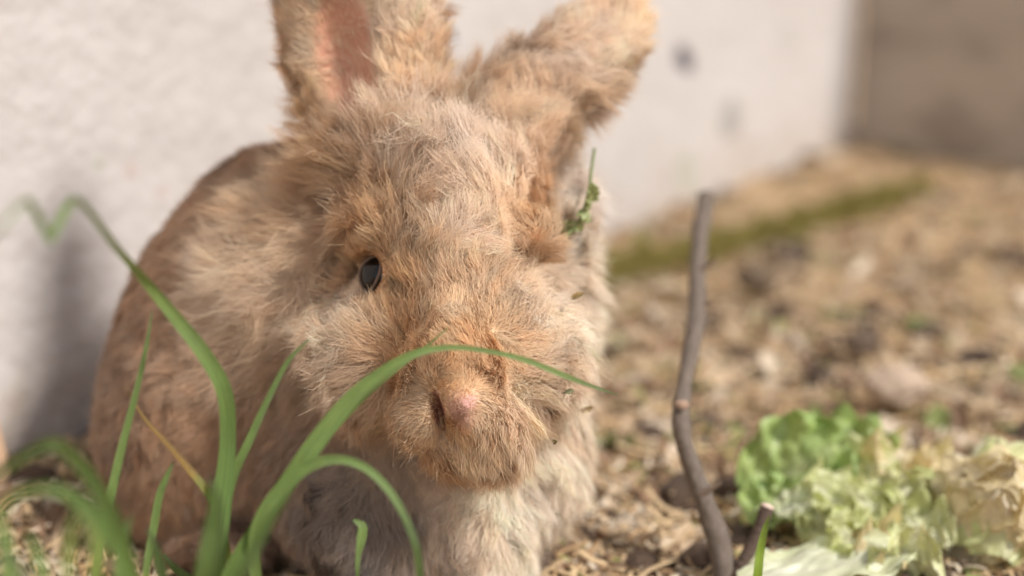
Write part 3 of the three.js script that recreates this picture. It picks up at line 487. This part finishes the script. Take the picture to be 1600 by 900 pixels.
{ // half cabbage heart: overlapping cupped leaves round a core
  const heart = new THREE.Group(), c0 = P(1555, 795, 0.70);
  const core = new THREE.SphereGeometry(0.026, 40, 30), q = core.attributes.position; for (let i = 0; i < q.count; i++) { const s = 1 + 0.12 * fbm(q.getX(i) * 60, q.getY(i) * 60, q.getZ(i) * 60, 3); q.setXYZ(i, q.getX(i) * s, q.getY(i) * s * 0.95, q.getZ(i) * s); } core.computeVertexNormals();
  mesh('core', core, new THREE.MeshStandardMaterial({ color: lin(226, 208, 164), roughness: 0.5 }), heart);
  for (let k = 0; k < 11; k++) {
    const m = mesh('leaf', leafGeo(rr(0.045, 0.064), rr(0.042, 0.056), rr(0.004, 0.009), rr(0.45, 0.75), 40 + k * 2.7, k % 4 === 3 ? PALEG : CRM), lettuceMat, heart);
    const n = V(Math.cos(k * 2.4) * 0.9, 0.25 + 0.8 * rnd(), Math.sin(k * 2.4) * 0.9 + 0.15).normalize();
    m.position.copy(n).multiplyScalar(rr(0.020, 0.027)); m.quaternion.setFromUnitVectors(V(0, -1, 0), n).multiply(new THREE.Quaternion().setFromAxisAngle(V(0, 1, 0), rr(0, 6)));
  }
  heart.position.copy(c0); heart.rotation.set(0.3, 0.4, 0.2); top('cabbage_heart', heart); tag(heart, 'cream cabbage heart of wrapped leaves beside the pale lettuce scraps', 'cabbage');
}
blade([[1183, 905, 0.62, 20], [1188, 860, 0.62, 19], [1196, 825, 0.62, 12], [1202, 806, 0.62, 3]], lin(160, 190, 70), lin(160, 190, 70), 'short yellow-green grass blade before the short dark stick').userData.group = undefined;

// ---------------------------------------------------------------- weed sprig caught in the ruff
{
  const g = new THREE.Group(), D = 0.652, bp = [[882, 372], [905, 345], [920, 300], [924, 265], [929, 232]].map(([x, y], i) => P(x, y, D + 0.004 * i));
  const green = new THREE.MeshPhysicalMaterial({ color: lin(132, 146, 92), roughness: 0.6, transmission: 0.2, thickness: 0 });
  mesh('stem', new THREE.TubeGeometry(new THREE.CatmullRomCurve3(bp), 40, 0.0008, 6), green, g);
  [[922, 318, 0.2, 1], [913, 332, 1.0, 0.8], [926, 300, -0.3, 0.8], [893, 352, 1.4, 0.9], [915, 344, -0.6, 0.7], [884, 360, 0.7, 0.8]].forEach(([x, y, rot, q], k) => {
    const m = mesh('leaf', leafGeo(0.013 * q, 0.007 * q, 0.002, 0.4, k * 2.3, [lin(178, 184, 132), lin(156, 168, 108), lin(200, 202, 164)], 12, 10), lettuceMat, g); m.position.copy(P(x, y, D + 0.001 * k)); m.rotation.set(0.9, k, rot + 1.2);
  });
  top('weed_sprig', g); tag(g, 'spindly green weed sprig caught in the ruff under the rabbit\'s tilted ear', 'weed');
}

// ---------------------------------------------------------------- moss along the foot of the wall
{
  const a = onGround(905, 462), b = onGround(1425, 310), N = 40000, blade3 = geoFrom([-0.0007, 0, 0, 0.0007, 0, 0, 0, 0.008, 0.002], [0, 1, 2]);
  const inst = new THREE.InstancedMesh(blade3, new THREE.MeshPhysicalMaterial({ color: 0xffffff, roughness: 0.9, transmission: 0.3, thickness: 0 }), N), m = new THREE.Matrix4(), q = new THREE.Quaternion(), e = new THREE.Euler(), c = new THREE.Color();
  const dir = b.clone().sub(a), sd = V(-dir.z, 0, dir.x).normalize();
  for (let i = 0; i < N; i++) {
    const t = rr(-0.5, 1.04), w = 0.017 * (1 + 0.8 * N3(t * 9, 2, 1)), o = gauss() * w * 0.75, p = a.clone().addScaledVector(dir, t).addScaledVector(sd, o + 0.012 * N3(t * 5, 7, 2));
    const thin = sat(0.9 + 1.4 * N3(t * 16, 5, o * 40)); p.y = groundH(p.x, p.z) - 0.006 * (1 - thin) + 0.018 * thin * Math.exp(-o * o / (w * w)) * (1 + 0.6 * N3(t * 30, o * 90, 3));
    e.set(rr(-0.6, 0.6), rr(0, 6.28), rr(-0.6, 0.6)); m.compose(p, q.setFromEuler(e), V(1, 1, 1).multiplyScalar(rr(0.8, 1.6))); inst.setMatrixAt(i, m);
    c.copy(lin(160, 154, 74)).lerp(lin(190, 174, 108), rnd()).multiplyScalar(rr(0.7, 1.2)); inst.setColorAt(i, c);
  }
  inst.castShadow = inst.receiveShadow = true; top('moss', inst); tag(inst, 'olive green moss ridge running along the foot of the white wall', 'moss', null, 'stuff');
}

// ---------------------------------------------------------------- straw, clods and leaf crumbs on the ground
{
  const field = (n, far, f) => { let k = 0; while (k < n) { const y = 215 + 760 * Math.pow(rnd(), 0.8), x = rr(-500, 2100); const p = onGround(x, y); if (p.z > -0.3 || p.z < -2.2 || wallSide(p.x, p.z) < 0.004 || p.x > 1.6) continue; f(k++, p); } };
  const m = new THREE.Matrix4(), q = new THREE.Quaternion(), e = new THREE.Euler(), c = new THREE.Color(), s = V(1, 1, 1);
  const strawGeo = (bend) => { const cv = new THREE.CatmullRomCurve3([V(-0.5, 0, 0), V(-0.15, bend, 0.02), V(0.2, bend * 0.8, -0.03), V(0.5, 0, 0.02)]), g = new THREE.TubeGeometry(cv, 6, 0.022, 5); return g; };
  [[0.02, 9000], [0.06, 5000]].forEach(([bend, n], gi) => {
    const inst = new THREE.InstancedMesh(strawGeo(bend), new THREE.MeshStandardMaterial({ color: 0xffffff, roughness: 0.7 }), n);
    field(n, 0, (i, p) => {
      const L = 0.010 + 0.045 * Math.pow(rnd(), 2), th = rr(0.4, 1.2) * 0.04; p.y = groundH(p.x, p.z) + rr(0, 0.007);
      e.set(rr(-0.3, 0.3), rr(0, 6.28), gauss() * 0.25); m.compose(p, q.setFromEuler(e), s.set(L, th * 0.6, th * rr(0.8, 2))); inst.setMatrixAt(i, m);
      const k = rnd(); c.copy(k < 0.45 ? lin(212, 184, 144) : k < 0.7 ? lin(186, 152, 112) : k < 0.86 ? lin(236, 220, 194) : k < 0.94 ? lin(120, 92, 66) : lin(150, 152, 88)).multiplyScalar(rr(0.75, 1.15)); inst.setColorAt(i, c);
    });
    inst.castShadow = inst.receiveShadow = true; top('straw_litter', inst); tag(inst, gi ? 'arched bits of dry straw scattered loosely over the earth' : 'straight bits of dry straw scattered over the earth', 'straw', null, 'stuff');
  });
  const clod = new THREE.IcosahedronGeometry(1, 2), cp = clod.attributes.position; for (let i = 0; i < cp.count; i++) { const x = cp.getX(i), y = cp.getY(i), z = cp.getZ(i), k = 1 + 0.45 * fbm(x * 1.7, y * 1.7, z * 1.7, 3); cp.setXYZ(i, x * k, y * k * 0.7, z * k); } clod.computeVertexNormals();
  const nC = 3000, ci = new THREE.InstancedMesh(clod, new THREE.MeshStandardMaterial({ color: 0xffffff, roughness: 0.95 }), nC);
  field(nC, 0, (i, p) => { const r = i % 16 === 0 ? rr(0.006, 0.014) : 0.0015 + 0.008 * Math.pow(rnd(), 4); p.y = groundH(p.x, p.z) + r * 0.25; e.set(rr(-0.4, 0.4), rr(0, 6.28), rr(-0.4, 0.4)); m.compose(p, q.setFromEuler(e), s.set(r * rr(0.8, 1.4), r, r * rr(0.8, 1.3))); ci.setMatrixAt(i, m); const k = i % 16 === 0 ? 0.82 + 0.13 * rnd() : rnd(); c.copy(k < 0.45 ? lin(120, 96, 74) : k < 0.8 ? lin(166, 140, 110) : k < 0.97 ? lin(80, 64, 52) : lin(206, 190, 172)).multiplyScalar(rr(0.75, 1.2)); ci.setColorAt(i, c); });
  ci.castShadow = ci.receiveShadow = true; top('soil_crumbs', ci); tag(ci, 'dark and tan crumbs of soil strewn over the earth', 'soil', null, 'stuff');
  const flake = leafGeo(1, 0.55, 0.14, 0.3, 3.3, [new THREE.Color(1, 1, 1), new THREE.Color(0.8, 0.8, 0.8), new THREE.Color(1, 1, 1)], 8, 6);
  const nF = 3600, fi = new THREE.InstancedMesh(flake, new THREE.MeshPhysicalMaterial({ color: 0xffffff, vertexColors: true, roughness: 0.75, transmission: 0.15, thickness: 0 }), nF);
  field(nF, 0, (i, p) => { const L = 0.006 + 0.030 * Math.pow(rnd(), 2); p.y = groundH(p.x, p.z) + rr(0.001, 0.006); e.set(gauss() * 0.5, rr(0, 6.28), gauss() * 0.5); m.compose(p, q.setFromEuler(e), s.set(L, L, L * rr(0.5, 1.1))); fi.setMatrixAt(i, m); const k = rnd(); c.copy(k < 0.5 ? lin(206, 180, 148) : k < 0.72 ? lin(150, 118, 90) : k < 0.92 ? lin(228, 210, 186) : lin(140, 150, 84)).multiplyScalar(rr(0.7, 1.15)); fi.setColorAt(i, c); });
  fi.castShadow = fi.receiveShadow = true; top('leaf_crumbs', fi); tag(fi, 'small dry leaf flakes lying among the straw', 'leaf litter', null, 'stuff');
  // bits of straw and husk caught in the coat along the rabbit's cheek
  [[903, 462, 0.612, 0.0075, 0.7, [232, 214, 170], 'pale straw husk caught in the cheek fur under the right ear'], [888, 612, 0.598, 0.0055, -0.9, [120, 116, 84], 'dark seed husk caught in the cheek fur below the arching grass blade'], [868, 690, 0.600, 0.006, 1.2, [150, 138, 96], 'olive husk caught in the fur at the edge of the chin'], [916, 640, 0.640, 0.007, 0.2, [214, 190, 150], 'tan straw bit caught in the ruff beside the muzzle']].forEach(([x, y, d, L, a, col, label]) => {
    const o = mesh('straw_bit', leafGeo(L, L * 0.4, L * 0.16, 0.4, x, [lin(...col), lin(...col), lin(...col)], 10, 8), new THREE.MeshStandardMaterial({ vertexColors: true, roughness: 0.7 })); o.position.copy(P(x, y, d)); o.rotation.set(1.2, 0.3, a); top('straw_bit', o); tag(o, label, 'straw');
  });
  // single stones that can be told apart; far-left one stands for rabbit's mirrored hip
  for (const [x, y, r, col, label] of [[1395, 650, 0.017, [182, 160, 140], 'pale pinkish stone behind the lettuce heap'], [1180, 470, 0.016, [104, 88, 70], 'dark earthy stone behind the upright stick'], [1345, 565, 0.012, [96, 80, 66], 'small dark stone between the moss and the lettuce'], [-50, 792, 0.022, [206, 172, 142], 'rounded tan lump standing in for a mirrored rabbit hip at the foot of the white wall']]) {
    const g = clod.clone(), o = mesh('stone', g, new THREE.MeshStandardMaterial({ color: lin(...col), roughness: 0.9 })); o.position.copy(onGround(x, y)); o.position.y = groundH(o.position.x, o.position.z) + r * 0.4; o.scale.set(r * 1.2, r, r); o.rotation.y = x; if (x < 0) o.scale.set(r, r * 2.6, r); o.position.y = r * 1.2; top('stone', o); tag(o, label, 'stone');
  }
}

renderer.render(scene, camera);
